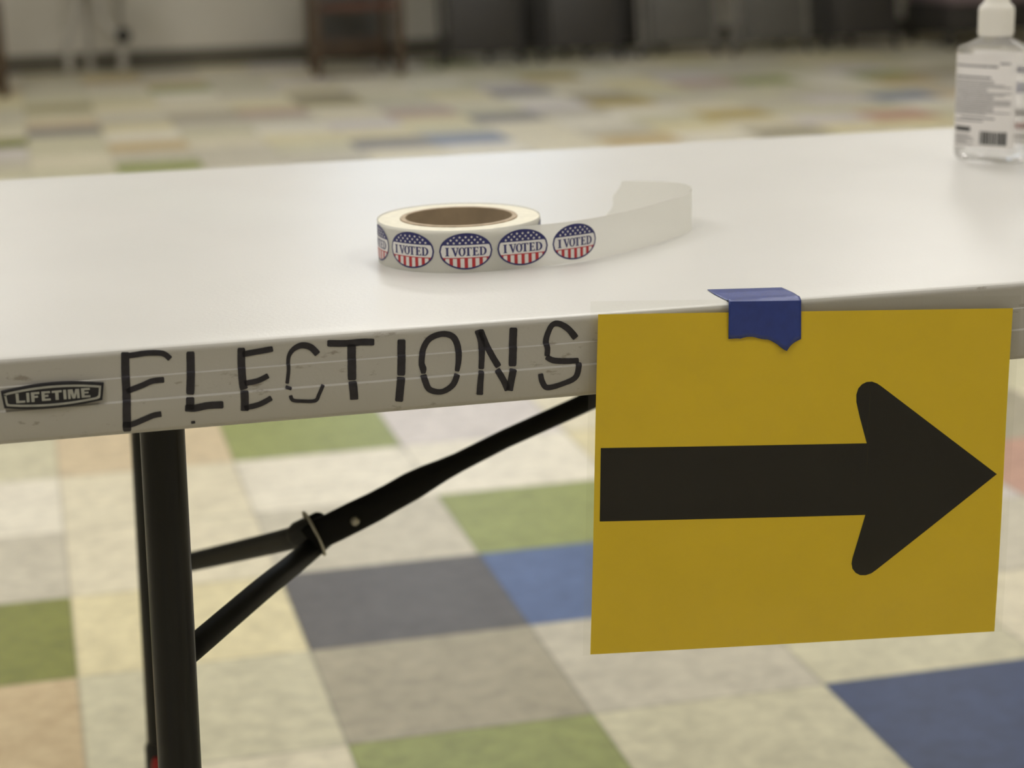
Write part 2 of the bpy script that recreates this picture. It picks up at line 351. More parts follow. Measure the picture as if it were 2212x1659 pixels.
LIFE = [[(283,420),(340,418),(352,553),(463,545),(466,582),(300,595)], [(480,407),(535,405),(545,575),(493,580)],
 [(565,398),(722,388),(722,425),(630,432),(632,465),(698,458),(698,492),(635,497),(636,570),(580,575)],
 [(757,383),(917,373),(920,408),(820,415),(822,445),(890,440),(890,475),(825,480),(828,515),(932,508),(934,543),(772,555)],
 [(948,372),(1132,357),(1134,393),(1073,398),(1083,530),(1022,535),(1012,402),(950,407)], [(1157,352),(1212,348),(1225,520),(1172,524)],
 [(1242,348),(1330,340),(1362,440),(1382,335),(1452,332),(1468,500),(1418,503),(1408,405),(1385,507),(1335,510),(1295,412),(1300,515),(1255,518)],
 [(1485,325),(1648,315),(1650,350),(1548,357),(1550,385),(1625,380),(1627,412),(1552,417),(1556,455),(1660,448),(1662,483),(1502,495)]]
bm = bmesh.new()
for L_ in LIFE: add_loft(bm, [[badge_pt(*p, .0006) for p in L_], [badge_pt(*p, .0013) for p in L_]])
obj('lettering', bm, M_silver, bd, False)

# legs and folding braces
def leg_end(x, sgn, first):
    tilt, tilt_r = .0169*sgn, .0195*sgn
    yf, yr = .07, .660
    dx = .0135*sgn
    def lx(z): return x-tilt*(ZT-z)
    def rx(z): return x+dx-tilt_r*(ZT-z)
    fr = obj('leg', tube([(lx(.715), yf, .715), (lx(.4), yf, .4), (lx(.012), yf, .012)], .0141, 24), M_black, tb)
    rr = obj('leg', tube([(rx(.715), yr, .715), (rx(.012), yr, .012)], .0141, 24), M_black, tb)
    obj('rubber_foot', tube([(lx(.06), yf, .06), (lx(0), yf, .0)], .017, 20), M_rubber, fr)
    bm = tube([(rx(.06), yr, .06), (rx(0), yr, .0)], .017, 20); obj('rubber_foot', bm, M_rubber, rr)
    if first:
        obj('collar', tube([(rx(.188), yr, .188), (rx(.184), yr, .184), (rx(.10), yr, .10)], [.0143, .0165, .0165], 20), M_rubber, rr)
        k = obj('stop_button', bmesh.new(), M_red, rr)
        bm = bmesh.new(); bmesh.ops.create_uvsphere(bm, u_segments=20, v_segments=12, radius=1); bmesh.ops.scale(bm, vec=(.0045, .003, .0115), verts=bm.verts)
        bmesh.ops.translate(bm, vec=on_plane(337.5, 1659, (0, 1, 0), yr-.0165), verts=bm.verts); bm.to_mesh(k.data); bm.free(); k.data.shade_smooth(); k['label'] = 'small red plastic button'
    bm = bmesh.new()
    for z in (.700,): add_tube(bm, [(lx(z), .02, z), (lx(z), DEP-.02, z)], .0125, 16)
    obj('pivot_bar', bm, M_black, tb)
    obj('crossbar', tube([(lx(.10), yf, .10), (rx(.10), yr, .10)], .010, 16), M_black, tb)
    return lx
lx = leg_end(.0533, 1, True)
def P(px, py, Y): return on_plane(px, py, (0, 1, 0), Y)
JY = .30
# two struts from the leg pair to the joint, one arm from the joint up to the underside
s1 = [P(392, 1420, .082), P(422, 1396, .09), P(560, 1278, .19), P(625, 1226, .262), P(668, 1190, .300), P(712, 1150, .312)]
obj('brace_strut', tube(spline(s1, 4), .0084, 16), M_brace, tb)
s2 = [P(349, 1227, .660), P(415, 1213, .59), P(560, 1180, .42), P(640, 1160, .335), P(700, 1140, .30)]
obj('brace_strut', tube(spline(s2, 4), .0090, 16), M_brace, tb)
obj('brace_sleeve', tube([P(642, 1157, .33), P(648, 1153, .325), P(690, 1135, .305)], [.0092, .0105, .0108], 16), M_brace, tb)
arm_px = [(668,1166,10.2),(674,1161,11.2),(690,1153,11.6),(725,1136.6,11.6),(766,1116,11.6),(807,1096,11.2),(845,1075,10.8),(888,1051,10.8),(925,1031,9.6),(955,1016,8.2),(990,999,7.2),(1091,948,6.9),(1234,884,7.0),(1300,853,7.2),(1400,806,7.2)]
pts = [P(x, y, JY) for x, y, _ in arm_px]
end = pts[-1].copy()
rr_ = [r*.001*1.08 for _, _, r in arm_px]
ext = pts[-1] + (pts[-1]-pts[-2]).normalized()*((.706-pts[-1].z)/(pts[-1]-pts[-2]).normalized().z) if pts[-1].z < .706 else pts[-1]
arm = obj('brace_arm', tube(pts+[ext], rr_+[.0075], 20, flat=((0, 1, 0), [.45, .5, .55, .6, .62, .65, .7, .75, .85, .95, 1, 1, 1, 1, 1, 1])), M_brace, tb)
bm = bmesh.new(); bc = P(767, 1126, JY-.008)
prof = [(0.0, .0026), (.0016, .0026), (.0030, .0018), (.0037, .0006), (.0039, -.004)]
ringsb = []
for r, h in prof: ringsb.append([bc+Vector((max(r, .0002)*math.cos(2*math.pi*k/20), -h, max(r, .0002)*math.sin(2*math.pi*k/20))) for k in range(20)])
add_loft(bm, ringsb); b_o = obj('rivet', bm, M_zinc, arm); b_o['label'] = 'round steel rivet head'
bm = bmesh.new()
ra, rb = P(662, 1118, JY-.012), P(704, 1208, JY-.012)
dv = (rb-ra); path = []
for k in range(33):
    a = 2*math.pi*k/32; path.append((ra+rb)/2 + Vector((0, .012, 0)) + dv*.5*math.cos(a) + Vector((.002, -.0125, 0))*math.sin(a))
add_tube(bm, path, .00115, 10, caps=False); o = obj('lock_ring', bm, M_zinc, tb); o['label'] = 'steel wire locking ring'
obj('pivot_plate', box((ext.x-.03, JY-.02, .7), (ext.x+.03, JY+.02, .716), .002), M_black, tb)
# far pair of legs, beyond the right edge of the photograph
lx2 = leg_end(1.2028, -1, False)
arm2 = obj('brace_arm', tube([(1.2028-.13, JY, .49), (.75, JY, .705)], .0075, 16), M_black, tb)
obj('brace_strut', tube([(lx2(.5), .085, .5), (1.2028-.12, JY-.01, .495)], .0073, 16), M_black, tb)
obj('brace_strut', tube([(lx2(.37), .62, .38), (1.2028-.12, JY+.01, .495)], .0073, 16), M_black, tb)
# put the Empty back at the table's base without moving the parts
off = Vector(((TX0+TX1)/2, DEP/2, 0)); tb.location = off
for ch in tb.children: ch.location = ch.location-off

# ------------------------------------------------------------------ laminated arrow sign hung on the front edge
SX, SZ, SR, ST = .317079, .737642, -.0589464, .0834451
e1 = Vector((math.cos(SR), 0, math.sin(SR))); e2 = Vector((-math.sin(SR), ST, math.cos(SR)))
so = Vector((SX, -.0045, SZ)); sn = e1.cross(e2).normalized()      # points towards the camera's side
def S(a, b, lift=0):
    bow = .0012*math.sin(math.pi*min(max(a/.2794, 0), 1))*min(1, max(0, -b/.05)) - .0006*math.sin(-b*30)*(1 if b < 0 else 0)
    return so + e1*a + e2*b + sn*(lift+bow)
def sign_uv(px, py):
    q = on_plane(px, py, sn, sn.dot(so)) - so
    a = q.dot(e1); rem = q - e1*a
    return a, rem.dot(e2)/e2.dot(e2)
M_yel = mat('yellow_paper', (.88, .625, .012), .5, noise=(30, .02, 3)); M_blk = mat('black_print', (.010, .008, .005), .5, noise=(25, .12, 4), spec=.25)
sg = thing('arrow_sign', 'yellow laminated sign with a black right-pointing arrow taped to the table edge', 'sign', (0, 0, 0))
def add_grid(bm, a0, a1, b0, b1, na, nb, lift, mi=0):
    g = [[bm.verts.new(S(a0+(a1-a0)*i/na, b0+(b1-b0)*j/nb, lift)) for j in range(nb+1)] for i in range(na+1)]
    for i in range(na):
        for j in range(nb):
            f = bm.faces.new((g[i][j], g[i+1][j], g[i+1][j+1], g[i][j+1])); f.material_index = mi
bm = bmesh.new()
add_grid(bm, 0, .2794, -.2159, 0, 28, 22, 0)
add_grid(bm, 0, .2794, -.2159, 0, 28, 22, -.0002)
# printed arrow: clip grid columns between its lower and upper outline
OUT = [(1298,968),(1871,957),(1856,900),(1849,868),(1849,852),(1853,839),(1861,830),(1871,825),(1883,824),(1894,828),(1903,834),(2153,1024),(1890,1230),(1880,1237),(1868,1241),(1856,1241),(1846,1236),(1839,1227),(1837,1216),(1839,1204),(1867,1111),(1295,1126)]
ouv = [sign_uv(*p) for p in OUT]
def ring_in(a):     # crossings of the outline at column a
    ys = []
    for (x0, y0), (x1, y1) in zip(ouv, ouv[1:]+ouv[:1]):
        if (x0 <= a < x1) or (x1 <= a < x0): ys.append(y0+(y1-y0)*(a-x0)/(x1-x0))
    return sorted(ys)
cols = sorted(set([min(p[0] for p in ouv)+1e-5] + [p[0]+d for p in ouv for d in (-1e-6, 1e-6)] + [ouv[0][0]+(ouv[11][0]-ouv[0][0])*k/60 for k in range(61)]))
prev = None
for a in cols:
    ys = ring_in(a)
    cur = None
    if len(ys) >= 2: cur = (a, ys)
    if prev and cur and len(prev[1]) == len(cur[1]):
        for q in range(0, len(ys)-1, 2):
            for j in range(4):
                v = [S(prev[0], prev[1][q]+(prev[1][q+1]-prev[1][q])*j/4, .00012), S(a, ys[q]+(ys[q+1]-ys[q])*j/4, .00012), S(a, ys[q]+(ys[q+1]-ys[q])*(j+1)/4, .00012), S(prev[0], prev[1][q]+(prev[1][q+1]-prev[1][q])*(j+1)/4, .00012)]
                try:
                    f = bm.faces.new([bm.verts.new(x) for x in v]); f.material_index = 1
                except ValueError: pass
    prev = cur
obj('paper', bm, [M_yel, M_blk], sg, normals=False)
M_lam = bpy.data.materials.new('clear_laminate'); M_lam.use_nodes = True; nt = M_lam.node_tree; nt.nodes.clear()
out = nt.nodes.new('ShaderNodeOutputMaterial'); tr = nt.nodes.new('ShaderNodeBsdfTransparent'); tr.inputs[0].default_value = (.95, .95, .93, 1)
gl = nt.nodes.new('ShaderNodeBsdfGlossy'); gl.inputs['Roughness'].default_value = .12; lw = nt.nodes.new('ShaderNodeLayerWeight'); lw.inputs[0].default_value = .5; pw = nt.nodes.new('ShaderNodeMath'); pw.operation = 'POWER'; nt.links.new(lw.outputs['Facing'], pw.inputs[0]); pw.inputs[1].default_value = 4
fr = nt.nodes.new('ShaderNodeMath'); fr.operation = 'MULTIPLY_ADD'; nt.links.new(pw.outputs[0], fr.inputs[0]); fr.inputs[1].default_value = .7; fr.inputs[2].default_value = .035
ms = nt.nodes.new('ShaderNodeMixShader'); nt.links.new(fr.outputs[0], ms.inputs[0]); nt.links.new(tr.outputs[0], ms.inputs[1]); nt.links.new(gl.outputs[0], ms.inputs[2]); nt.links.new(ms.outputs[0], out.inputs[0])
bm = bmesh.new()
mA, mB = .0052, .0082
xs = [-mA]+[.2794*i/30 for i in range(31)]+[.2794+mA]; ys = [-.2159-.0005]+[-.2159+.2159*j/24 for j in range(25)]+[mB]
g = {}
for i, a in enumerate(xs):
    for j, b in enumerate(ys):
        lift = .0004
        g[i, j] = bm.verts.new(S(min(max(a, -mA), .2794+mA), b, lift))
for i in range(len(xs)-1):
    for j in range(len(ys)-1): bm.faces.new((g[i, j], g[i+1, j], g[i+1, j+1], g[i, j+1]))
obj('laminate_film', bm, M_lam, sg, normals=False)

# blue painter's tape: flap on the tabletop, bend over the edge, torn end on the sign
M_tape = mat('blue_crepe_tape', (.018, .044, .26), .36, coat=.35, coat_rough=.3, noise=(160, .12, 3), bump=(700, .35, .0006))
TAPE_L = [(1527.8,625.6),(1541,634.5),(1556,642.5),(1570,649.3)]
TAPE_R = [(1688.6,621.2),(1702,627),(1714,632.5),(1722.5,638)]
rows = []
zt_ = ZT+.0004
for l, r_ in zip(TAPE_L, TAPE_R):
    a = on_plane(*l, (0, 0, 1), zt_); b = on_plane(*r_, (0, 0, 1), zt_)
    rows.append([a.lerp(b, k/24) for k in range(25)])
tl = sign_uv(1572.6, 651); trr = sign_uv(1728.8, 649)
topl = [S(tl[0]+(trr[0]-tl[0])*k/24, tl[1]+(trr[1]-tl[1])*k/24, .0014) for k in range(25)]
mid = [a.lerp(b, .55)+Vector((0, -.0004, .0012)) for a, b in zip(rows[-1], topl)]
rows.append(mid); rows.append(topl)
TORN = [(572,1040),(640,1036),(700,1030),(780,1035),(830,1018),(880,1006),(940,1003),(1000,1005),(1060,1022),(1100,1035),(1180,1046),(1260,1050),(1330,1090),(1400,1130),(1440,1168),(1480,1200),(1520,1230),(1550,1240),(1580,1205),(1600,1170),(1640,1130),(1680,1100),(1740,1072),(1808,1040)]
def torn(k):
    x = 572+(1808-572)*k/24
    for (a, b), (c, d) in zip(TORN, TORN[1:]):
        if a <= x <= c: y = b+(d-b)*(x-a)/(c-a); break
    return 1500+x/7.9, 600+y/7.9
for q in range(1, 9):
    row = []
    for k in range(25):
        e = sign_uv(*torn(k)); b = e[1]; t0 = (tl[0]+(trr[0]-tl[0])*k/24, tl[1]+(trr[1]-tl[1])*k/24)
        curl = .0016*max(0, 1-abs(k-19)/4)*(q/8)**3
        row.append(S(t0[0]+(e[0]-t0[0])*q/8, t0[1]+(b-t0[1])*q/8, .0010+curl+.0004*(1-q/8)))
    rows.append(row)
bm = bmesh.new(); vr = [[bm.verts.new(p) for p in r] for r in rows]
for a, b in zip(vr, vr[1:]):
    for k in range(24): bm.faces.new((a[k], a[k+1], b[k+1], b[k]))
o = obj('tape_strip', bm, M_tape); md = o.modifiers.new('thickness', 'SOLIDIFY'); md.thickness = .00015; md.offset = 1
tag(o, 'torn strip of blue painter tape over the table edge holding the yellow sign', 'tape')

# ------------------------------------------------------------------ roll of oval stickers with a loose tail
RC = Vector((.2755, .2101)); RR, RH = .0581, .0295
rl = thing('sticker_roll', 'roll of oval I VOTED stickers on the white table with its liner tail unwound', 'sticker roll', (RC.x, RC.y, ZT))
M_paper = mat('white_label_paper', (.86, .85, .82), .45, noise=(40, .02, 2)); M_edge = mat('cream_paper_edge', (.84, .80, .66), .6, noise=(200, .05, 2), bump=(500, .1, .0004))
M_card = mat('brown_cardboard', (.34, .26, .17), .8, noise=(60, .12, 3)); M_card_edge = mat('cardboard_edge', (.50, .40, .29), .8, noise=(160, .2, 3))
def ring_mesh(ri, ro, h, n=128, bev=.0004, mis=(0, 0, 0), zin=0, z0=0.0):
    bm = bmesh.new(); prof = [(ri, z0), (ro-bev, z0), (ro, z0+bev), (ro, h-bev), (ro-bev, h), (ri+bev, h-zin), (ri, h-zin-bev)]
    rs = [[Vector((r*math.cos(2*math.pi*k/n), r*math.sin(2*math.pi*k/n), z)) for k in range(n)] for r, z in prof]
    rs.append(rs[0]); vs = [[bm.verts.new(p) for p in r] for r in rs[:-1]]; vs.append(vs[0])
    for q, (a, b) in enumerate(zip(vs, vs[1:])):
        mi = mis[0] if q in (0, 1, 2) else (mis[1] if q in (3, 4) else mis[2])
        for i in range(n): bm.faces.new((a[i], a[(i+1) % n], b[(i+1) % n], b[i])).material_index = mi
    return bm
obj('label_roll', ring_mesh(.0416, RR-.0008, RH-.0006, mis=(0, 1, 1)), [M_paper, M_edge], rl)
cbm = ring_mesh(.0378, .04155, RH+.0002, bev=.0003, mis=(1, 1, 0)); obj('cardboard_core', cbm, [M_card, M_card_edge], rl)
# liner path in the table plane, relative to the roll centre; s = 0 where the visible front sticker sits
def circ(phi): return Vector((RR*math.sin(phi), -RR*math.cos(phi)))
PH0 = R(-7.4)
tail = [(.2850,.1523),(.2996,.1534),(.3180,.1555),(.3366,.1587),(.3637,.1690),(.4022,.1940),(.437,.2239),(.4549,.2422),(.4680,.2660),(.4702,.2905),(.458,.3080),(.4389,.3194),(.4145,.3265)]
path = [circ(R(-352+2*k)) for k in range(177)]
nroll = len(path)
tsp = spline([Vector((*circ(0), 0))]+[Vector((x-RC.x, y-RC.y, 0)) for x, y in tail], 10)
path += [Vector((p.x, p.y)) for p in tsp[1:]]
for i in range(177):       # the wound layer starts a hair inside the outer turn
    path[i] = path[i]*(1-.004*(176-i)/176)
cum = [0.]
for a, b in zip(path, path[1:]): cum.append(cum[-1]+(b-a).length)
s0 = cum[nroll-1]+RR*PH0
def liner(s, v, lift=0):
    s += s0
    i = 0
    lo, hi = 0, len(cum)-2
    while lo < hi:
        m_ = (lo+hi+1)//2
        if cum[m_] <= s: lo = m_
        else: hi = m_-1
    i = lo; f = min(max((s-cum[i])/(cum[i+1]-cum[i]), 0), 1)
    def nrm(j):
        d = (path[min(j+1, len(path)-1)]-path[max(j-1, 0)]).normalized(); return Vector((d.y, -d.x))
    p = path[i].lerp(path[i+1], f); n = nrm(i).lerp(nrm(i+1), f).normalized()
    rise = 0.0001
    p = p+n*lift
    return Vector((p.x, p.y, v+rise))
TAIL_END = cum[-1]-s0
M_liner = bpy.data.materials.new('translucent_liner'); M_liner.use_nodes = True; nt = M_liner.node_tree; b = nt.nodes['Principled BSDF']
b.inputs['Base Color'].default_value = (.86, .85, .80, 1); b.inputs['Roughness'].default_value = .38
trl = nt.nodes.new('ShaderNodeBsdfTranslucent'); trl.inputs[0].default_value = (.88, .87, .81, 1)
trp = nt.nodes.new('ShaderNodeBsdfTransparent'); trp.inputs[0].default_value = (1, 1, .97, 1)
m1 = nt.nodes.new('ShaderNodeMixShader'); m1.inputs[0].default_value = .42; m2 = nt.nodes.new('ShaderNodeMixShader'); m2.inputs[0].default_value = .12
nt.links.new(b.outputs[0], m1.inputs[1]); nt.links.new(trl.outputs[0], m1.inputs[2]); nt.links.new(m1.outputs[0], m2.inputs[1]); nt.links.new(trp.outputs[0], m2.inputs[2])
nt.links.new(m2.outputs[0], nt.nodes['Material Output'].inputs[0])
def torn_s(v):     # ragged end of the tail
    t = v/RH; k = [(0, 0), (.2, -.006), (.38, -.0085), (.55, -.008), (.68, -.0095), (.8, -.0135), (1, -.0155)]
    for (a, x), (c, y) in zip(k, k[1:]):
        if a <= t <= c: return TAIL_END + x+(y-x)*(t-a)/(c-a)
    return TAIL_END-.0155
bm = bmesh.new(); cols = []; NS = 260; sst = -RR*R(340)
for i in range(NS+1):
    col = []
    for j in range(9):
        v = RH*j/8; e = torn_s(v); s = sst+(e-sst)*i/NS
        col.append(bm.verts.new(liner(s, v)))
    cols.append(col)
for a, b_ in zip(cols, cols[1:]):
    for j in range(8): bm.faces.new((a[j], b_[j], b_[j+1], a[j+1]))
o = obj('liner_tail', bm, M_liner, rl); o['label'] = 'translucent backing strip with a torn end'

# one oval sticker: everything is drawn on the liner's surface with real, tiny thickness steps
M_navy = mat('navy_ink', (.022, .024, .135), .4, noise=(300, .05, 2)); M_white = mat('sticker_white', (.82, .80, .78), .4, noise=(300, .02, 2)); M_redink = mat('red_ink', (.50, .030, .035), .4, noise=(300, .05, 2))
SA, SB = .0185, .0126
def arc(cx, cy, rx, ry, a0, a1, n): return [(cx+rx*math.cos(R(a0+(a1-a0)*k/n)), cy+ry*math.sin(R(a0+(a1-a0)*k/n))) for k in range(n+1)]
GLY = [[(-14.2,0),(-14.2,.45),(-13.6,.6),(-13.6,5.4),(-14.2,5.55),(-14.2,6),(-11.5,6),(-11.5,5.55),(-12.1,5.4),(-12.1,.6),(-11.5,.45),(-11.5,0)],
 [(-10.2,6),(-10.2,5.55),(-9.6,5.4),(-7.6,-.1),(-6.9,-.1),(-5.2,5.4),(-4.7,5.55),(-4.7,6),(-6.7,6),(-6.7,5.55),(-6.0,5.4),(-7.0,2.0),(-8.1,5.4),(-7.5,5.55),(-7.5,6)],
 [(-.9,6),(-.9,4.4),(-.5,4.4),(-.1,5.4),(.8,5.5),(.8,.6),(.2,.45),(.2,0),(2.9,0),(2.9,.45),(2.3,.6),(2.3,5.5),(3.2,5.4),(3.6,4.4),(4.0,4.4),(4.0,6)],
 [(4.4,0),(4.4,.45),(5.0,.6),(5.0,5.4),(4.4,5.55),(4.4,6),(8.6,6),(8.6,4.6),(8.25,4.6),(7.8,5.4),(6.5,5.5),(6.5,3.4),(7.2,3.4),(7.5,4.0),(7.85,4.0),(7.85,2.2),(7.5,2.2),(7.2,2.85),(6.5,2.85),(6.5,.55),(7.9,.6),(8.5,1.5),(8.9,1.5),(8.8,0)]]
def rings_O():
    o_ = [(-2.75+2.45*math.cos(R(a)), 3+3.1*math.sin(R(a))) for a in range(0, 360, 12)]; i_ = [(-2.75+1.05*math.cos(R(a)), 3+2.6*math.sin(R(a))) for a in range(0, 360, 12)]; return o_, i_
def rings_D():
    o_ = [(9.2,.0),(9.2,.45),(9.8,.6),(9.8,3),(9.8,5.4),(9.2,5.55),(9.2,6)]+[(11.3,6)]+arc(11.3, 3, 3.1, 3, 80, -80, 14)+[(11.3,0)]
    i_ = [(11.1,.55)]*3+[(11.1,3)]+[(11.1,5.45)]*3+[(11.4,5.45)]+arc(11.35, 3, 1.55, 2.45, 80, -80, 14)+[(11.4,.55)]
    return o_, i_
def make_sticker(sc_):
    bm = bmesh.new()
    def V(u, v, l): return bm.verts.new(liner(sc_+u, RH/2+v+.0001, l))
    def col(u0, u1, lo, hi, l, mi, n=3):
        k = max(1, int(math.ceil((u1-u0)/.0008)))
        for i in range(k):
            a, b = u0+(u1-u0)*i/k, u0+(u1-u0)*(i+1)/k
            la, ha, lb, hb = lo(a), hi(a), lo(b), hi(b)
            if ha <= la and hb <= lb: continue
            ha = max(ha, la); hb = max(hb, lb)
            q = [V(a, la, l), V(b, lb, l), V(b, hb, l), V(a, ha, l)]
            bm.faces.new(q).material_index = mi
    def ell(a, b): return lambda u: b*math.sqrt(max(0, 1-(u/a)**2))
    eo = ell(SA, SB); ei = ell(SA-.00115, SB-.00115)
    col(-SA, SA, lambda u: -eo(u), eo, .00010, 0)
    BT, BB = .0043, -.0043
    w1 = SA-.00115
    col(-w1, w1, lambda u: max(-ei(u), BB-.0006), lambda u: min(ei(u), BT), .00016, 1)
    col(-w1, w1, lambda u: -ei(u), lambda u: min(BB-.0006, ei(u)), .00016, 1)
    col(-w1, w1, lambda u: max(-ei(u), BB-.0006), lambda u: min(BB, ei(u)), .00021, 2)
    for k in range(-3, 4):
        c = k*.00515; lo_, hi_ = max(c-.0012, -w1), min(c+.0012, w1)
        if hi_ > lo_: col(lo_, hi_, lambda u: -ei(u), lambda u: min(BB-.0003, ei(u)), .00021, 2)
    for L_ in GLY: bm.faces.new([V(x*.001, (y-3.2)*.001, .00022) for x, y in L_]).material_index = 0
    for o_, i_ in (rings_O(), rings_D()):
        n = len(o_); O = [V(x*.001, (y-3.2)*.001, .00022) for x, y in o_]; I = [V(x*.001, (y-3.2)*.001, .00022) for x, y in i_]
        for k in range(n):
            try: bm.faces.new((O[k], O[(k+1) % n], I[(k+1) % n], I[k])).material_index = 0
            except ValueError: pass
    for v, us in ((.0098, (-8.2, -4.1, 0, 4.1, 8.2)), (.0078, (-10.25, -6.15, -2.05, 2.05, 6.15, 10.25)), (.0058, (-12.3, -8.2, -4.1, 0, 4.1, 8.2, 12.3))):
        for u in us:
            pts_ = []
            for k in range(10):
                a = R(90+36*k); r_ = .00105 if k % 2 == 0 else .00045
                pts_.append((u*.001+r_*math.cos(a), v+r_*math.sin(a)))
            pts_ = [p for p in pts_ if abs(p[1]) < eo(p[0])-.0012]
            if len(pts_) > 4: bm.faces.new([V(x, y, .00022) for x, y in pts_]).material_index = 1
    obj('sticker', bm, [M_navy, M_white, M_redink], rl, False, normals=False)
PITCH_S = .0405
for k in (-8, -7, -6, -5, -4, -3, -2, -1, 0, 1, 2): make_sticker(k*PITCH_S)

# ------------------------------------------------------------------ hand sanitizer bottle
BX, BY = .8330, .498
M_clear = bpy.data.materials.new('clear_plastic_gel'); M_clear.use_nodes = True; nt = M_clear.node_tree; b = nt.nodes['Principled BSDF']
b.inputs['Base Color'].default_value = (.97, .98, .97, 1); b.inputs['Roughness'].default_value = .04; b.inputs['IOR'].default_value = 1.36; b.inputs['Transmission Weight'].default_value = 1.0
M_cap = mat('white_cap_plastic', (.88, .85, .78), .4, noise=(30, .02, 2)); M_lab = mat('bottle_label_white', (.92, .89, .87), .45, noise=(60, .03, 2)); M_txt = mat('bottle_label_grey_print', (.30, .29, .29), .5, noise=(300, .3, 3)); M_bar = mat('bottle_label_black_print', (.03, .03, .03), .5, noise=(100, .1, 2)); M_redp = mat('bottle_label_red_print', (.5, .06, .05), .5, noise=(100, .1, 2)); M_bluep = mat('bottle_label_blue_print', (.10, .16, .42), .5, noise=(100, .1, 2))
nt = M_lab.node_tree; tl_ = nt.nodes.new('ShaderNodeBsdfTranslucent'); tl_.inputs[0].default_value = (.95, .92, .90, 1); mm = nt.nodes.new('ShaderNodeMixShader'); mm.inputs[0].default_value = .5
nt.links.new(nt.nodes['Principled BSDF'].outputs[0], mm.inputs[1]); nt.links.new(tl_.outputs[0], mm.inputs[2]); nt.links.new(mm.outputs[0], nt.nodes['Material Output'].inputs[0])
nt = M_clear.node_tree; tp_ = nt.nodes.new('ShaderNodeBsdfTransparent'); mm = nt.nodes.new('ShaderNodeMixShader'); mm.inputs[0].default_value = .68
nt.links.new(nt.nodes['Principled BSDF'].outputs[0], mm.inputs[1]); nt.links.new(tp_.outputs[0], mm.inputs[2]); nt.links.new(mm.outputs[0], nt.nodes['Material Output'].inputs[0])
bt = thing('sanitizer_bottle', 'clear hand sanitizer bottle with white flip cap at the far right of the table', 'bottle', (BX, BY, ZT), R(-57))
def sect(a, b_, z, n=64, e=3.2):
    pts_ = []
    for k in range(n):
        t = 2*math.pi*k/n; c, s = math.cos(t), math.sin(t)
        pts_.append(Vector((a*math.copysign(abs(c)**(2/e), c), b_*math.copysign(abs(s)**(2/e), s), z)))
    return pts_
prof = [(.021, .013, .0012, 2.6), (.028, .0175, .0002, 2.8), (.0315, .0203, .002, 3), (.0330, .0222, .007, 3.4), (.0330, .0222, .050, 3.4), (.0328, .0220, .1000, 3.4), (.0322, .0215, .1025, 3.2), (.0300, .0200, .1040, 3), (.0150, .0135, .1110, 2.2), (.0125, .0125, .1125, 2), (.0122, .0122, .118, 2)]
bm = bmesh.new(); add_loft(bm, [sect(a, b_, z, 64, e) for a, b_, z, e in prof]); obj('body', bm, M_clear, bt)
bm = bmesh.new()
cp = [(.0138, .1130), (.0152, .1134), (.0156, .1145), (.0156, .1375), (.0151, .1390), (.0120, .1420), (.0110, .1440), (.0104, .1560), (.0094, .1575), (.0, .1580)]
add_lathe(bm, [(max(r, .0003), z) for r, z in cp], n=48)
for k in range(36):
    a = 2*math.pi*k/36; add_box(bm, (.0154, -.0004, .1150), (.0159, .0004, .136), rot=Matrix.Rotation(a, 3, 'Z'), pivot=(0, 0, 0))
obj('flip_cap', bm, M_cap, bt)
def lab_pt(t, z, lift):      # point on the side wall at signed fraction t of the broad face
    e = 3.4; a, b_ = .0330-.0002*max(0, (z-.05)/.05), .0222-.0002*max(0, (z-.05)/.05)
    x = t*a; y = -b_*(1-abs(t)**e)**(1/e)
    return Vector((x, y-lift, z))
def lab_mesh(sign, rows_):
    bm = bmesh.new()
    def patch(t0, t1, z0, z1, l, mi):
        n = max(1, int(abs(t1-t0)/.06))
        for i in range(n):
            a, c = t0+(t1-t0)*i/n, t0+(t1-t0)*(i+1)/n
            v = [lab_pt(a, z0, l), lab_pt(c, z0, l), lab_pt(c, z1, l), lab_pt(a, z1, l)]
            if sign > 0: v = [Vector((-p.x, -p.y, p.z)) for p in v]
            bm.faces.new([bm.verts.new(p) for p in v]).material_index = mi
    patch(-.93, .93, .014, .098, .00015, 0)
    for q in rows_: patch(*q[:4], .0003, q[4])
    return bm
rw = []; rnd = random.Random(3); z = .0925
rw += [(-.84, .5, .0865, .0885, 1), (.55, .82, .0895, .0915, 1), (-.84, .3, .0765, .0785, 1)]
z = .074
while z > .043:
    rw.append((-.86, rnd.choice((.2, .4, .7, .85)), z, z+.0009, 1)); z -= .00175
rw += [(-.6, .45, .0405, .0418, 1), (-.84, .1, .0378, .0390, 1), (-.80, -.28, .0285, .0325, 2)]
for k in range(5): rw.append((-.8, rnd.uniform(-.4, -.1), .0165+k*.002, .0175+k*.002, 1))
x = .02
while x < .72:
    wd = rnd.choice((.04, .06, .09)); rw.append((x, x+wd, .0175, .0295, 2)); x += wd+rnd.choice((.012, .02))
obj('back_label', lab_mesh(-1, rw), [M_lab, M_txt, M_bar], bt, normals=False)
rw2 = [(-.8, .8, .028, .034, 3), (-.8, .6, .020, .0235, 1), (-.7, .7, .015, .017, 1), (-.75, .75, .060, .070, 4), (-.7, .7, .040, .046, 1), (-.6, .6, .078, .084, 4)]
obj('front_label', lab_mesh(1, rw2), [M_lab, M_txt, M_bar, M_redp, M_bluep], bt, normals=False)

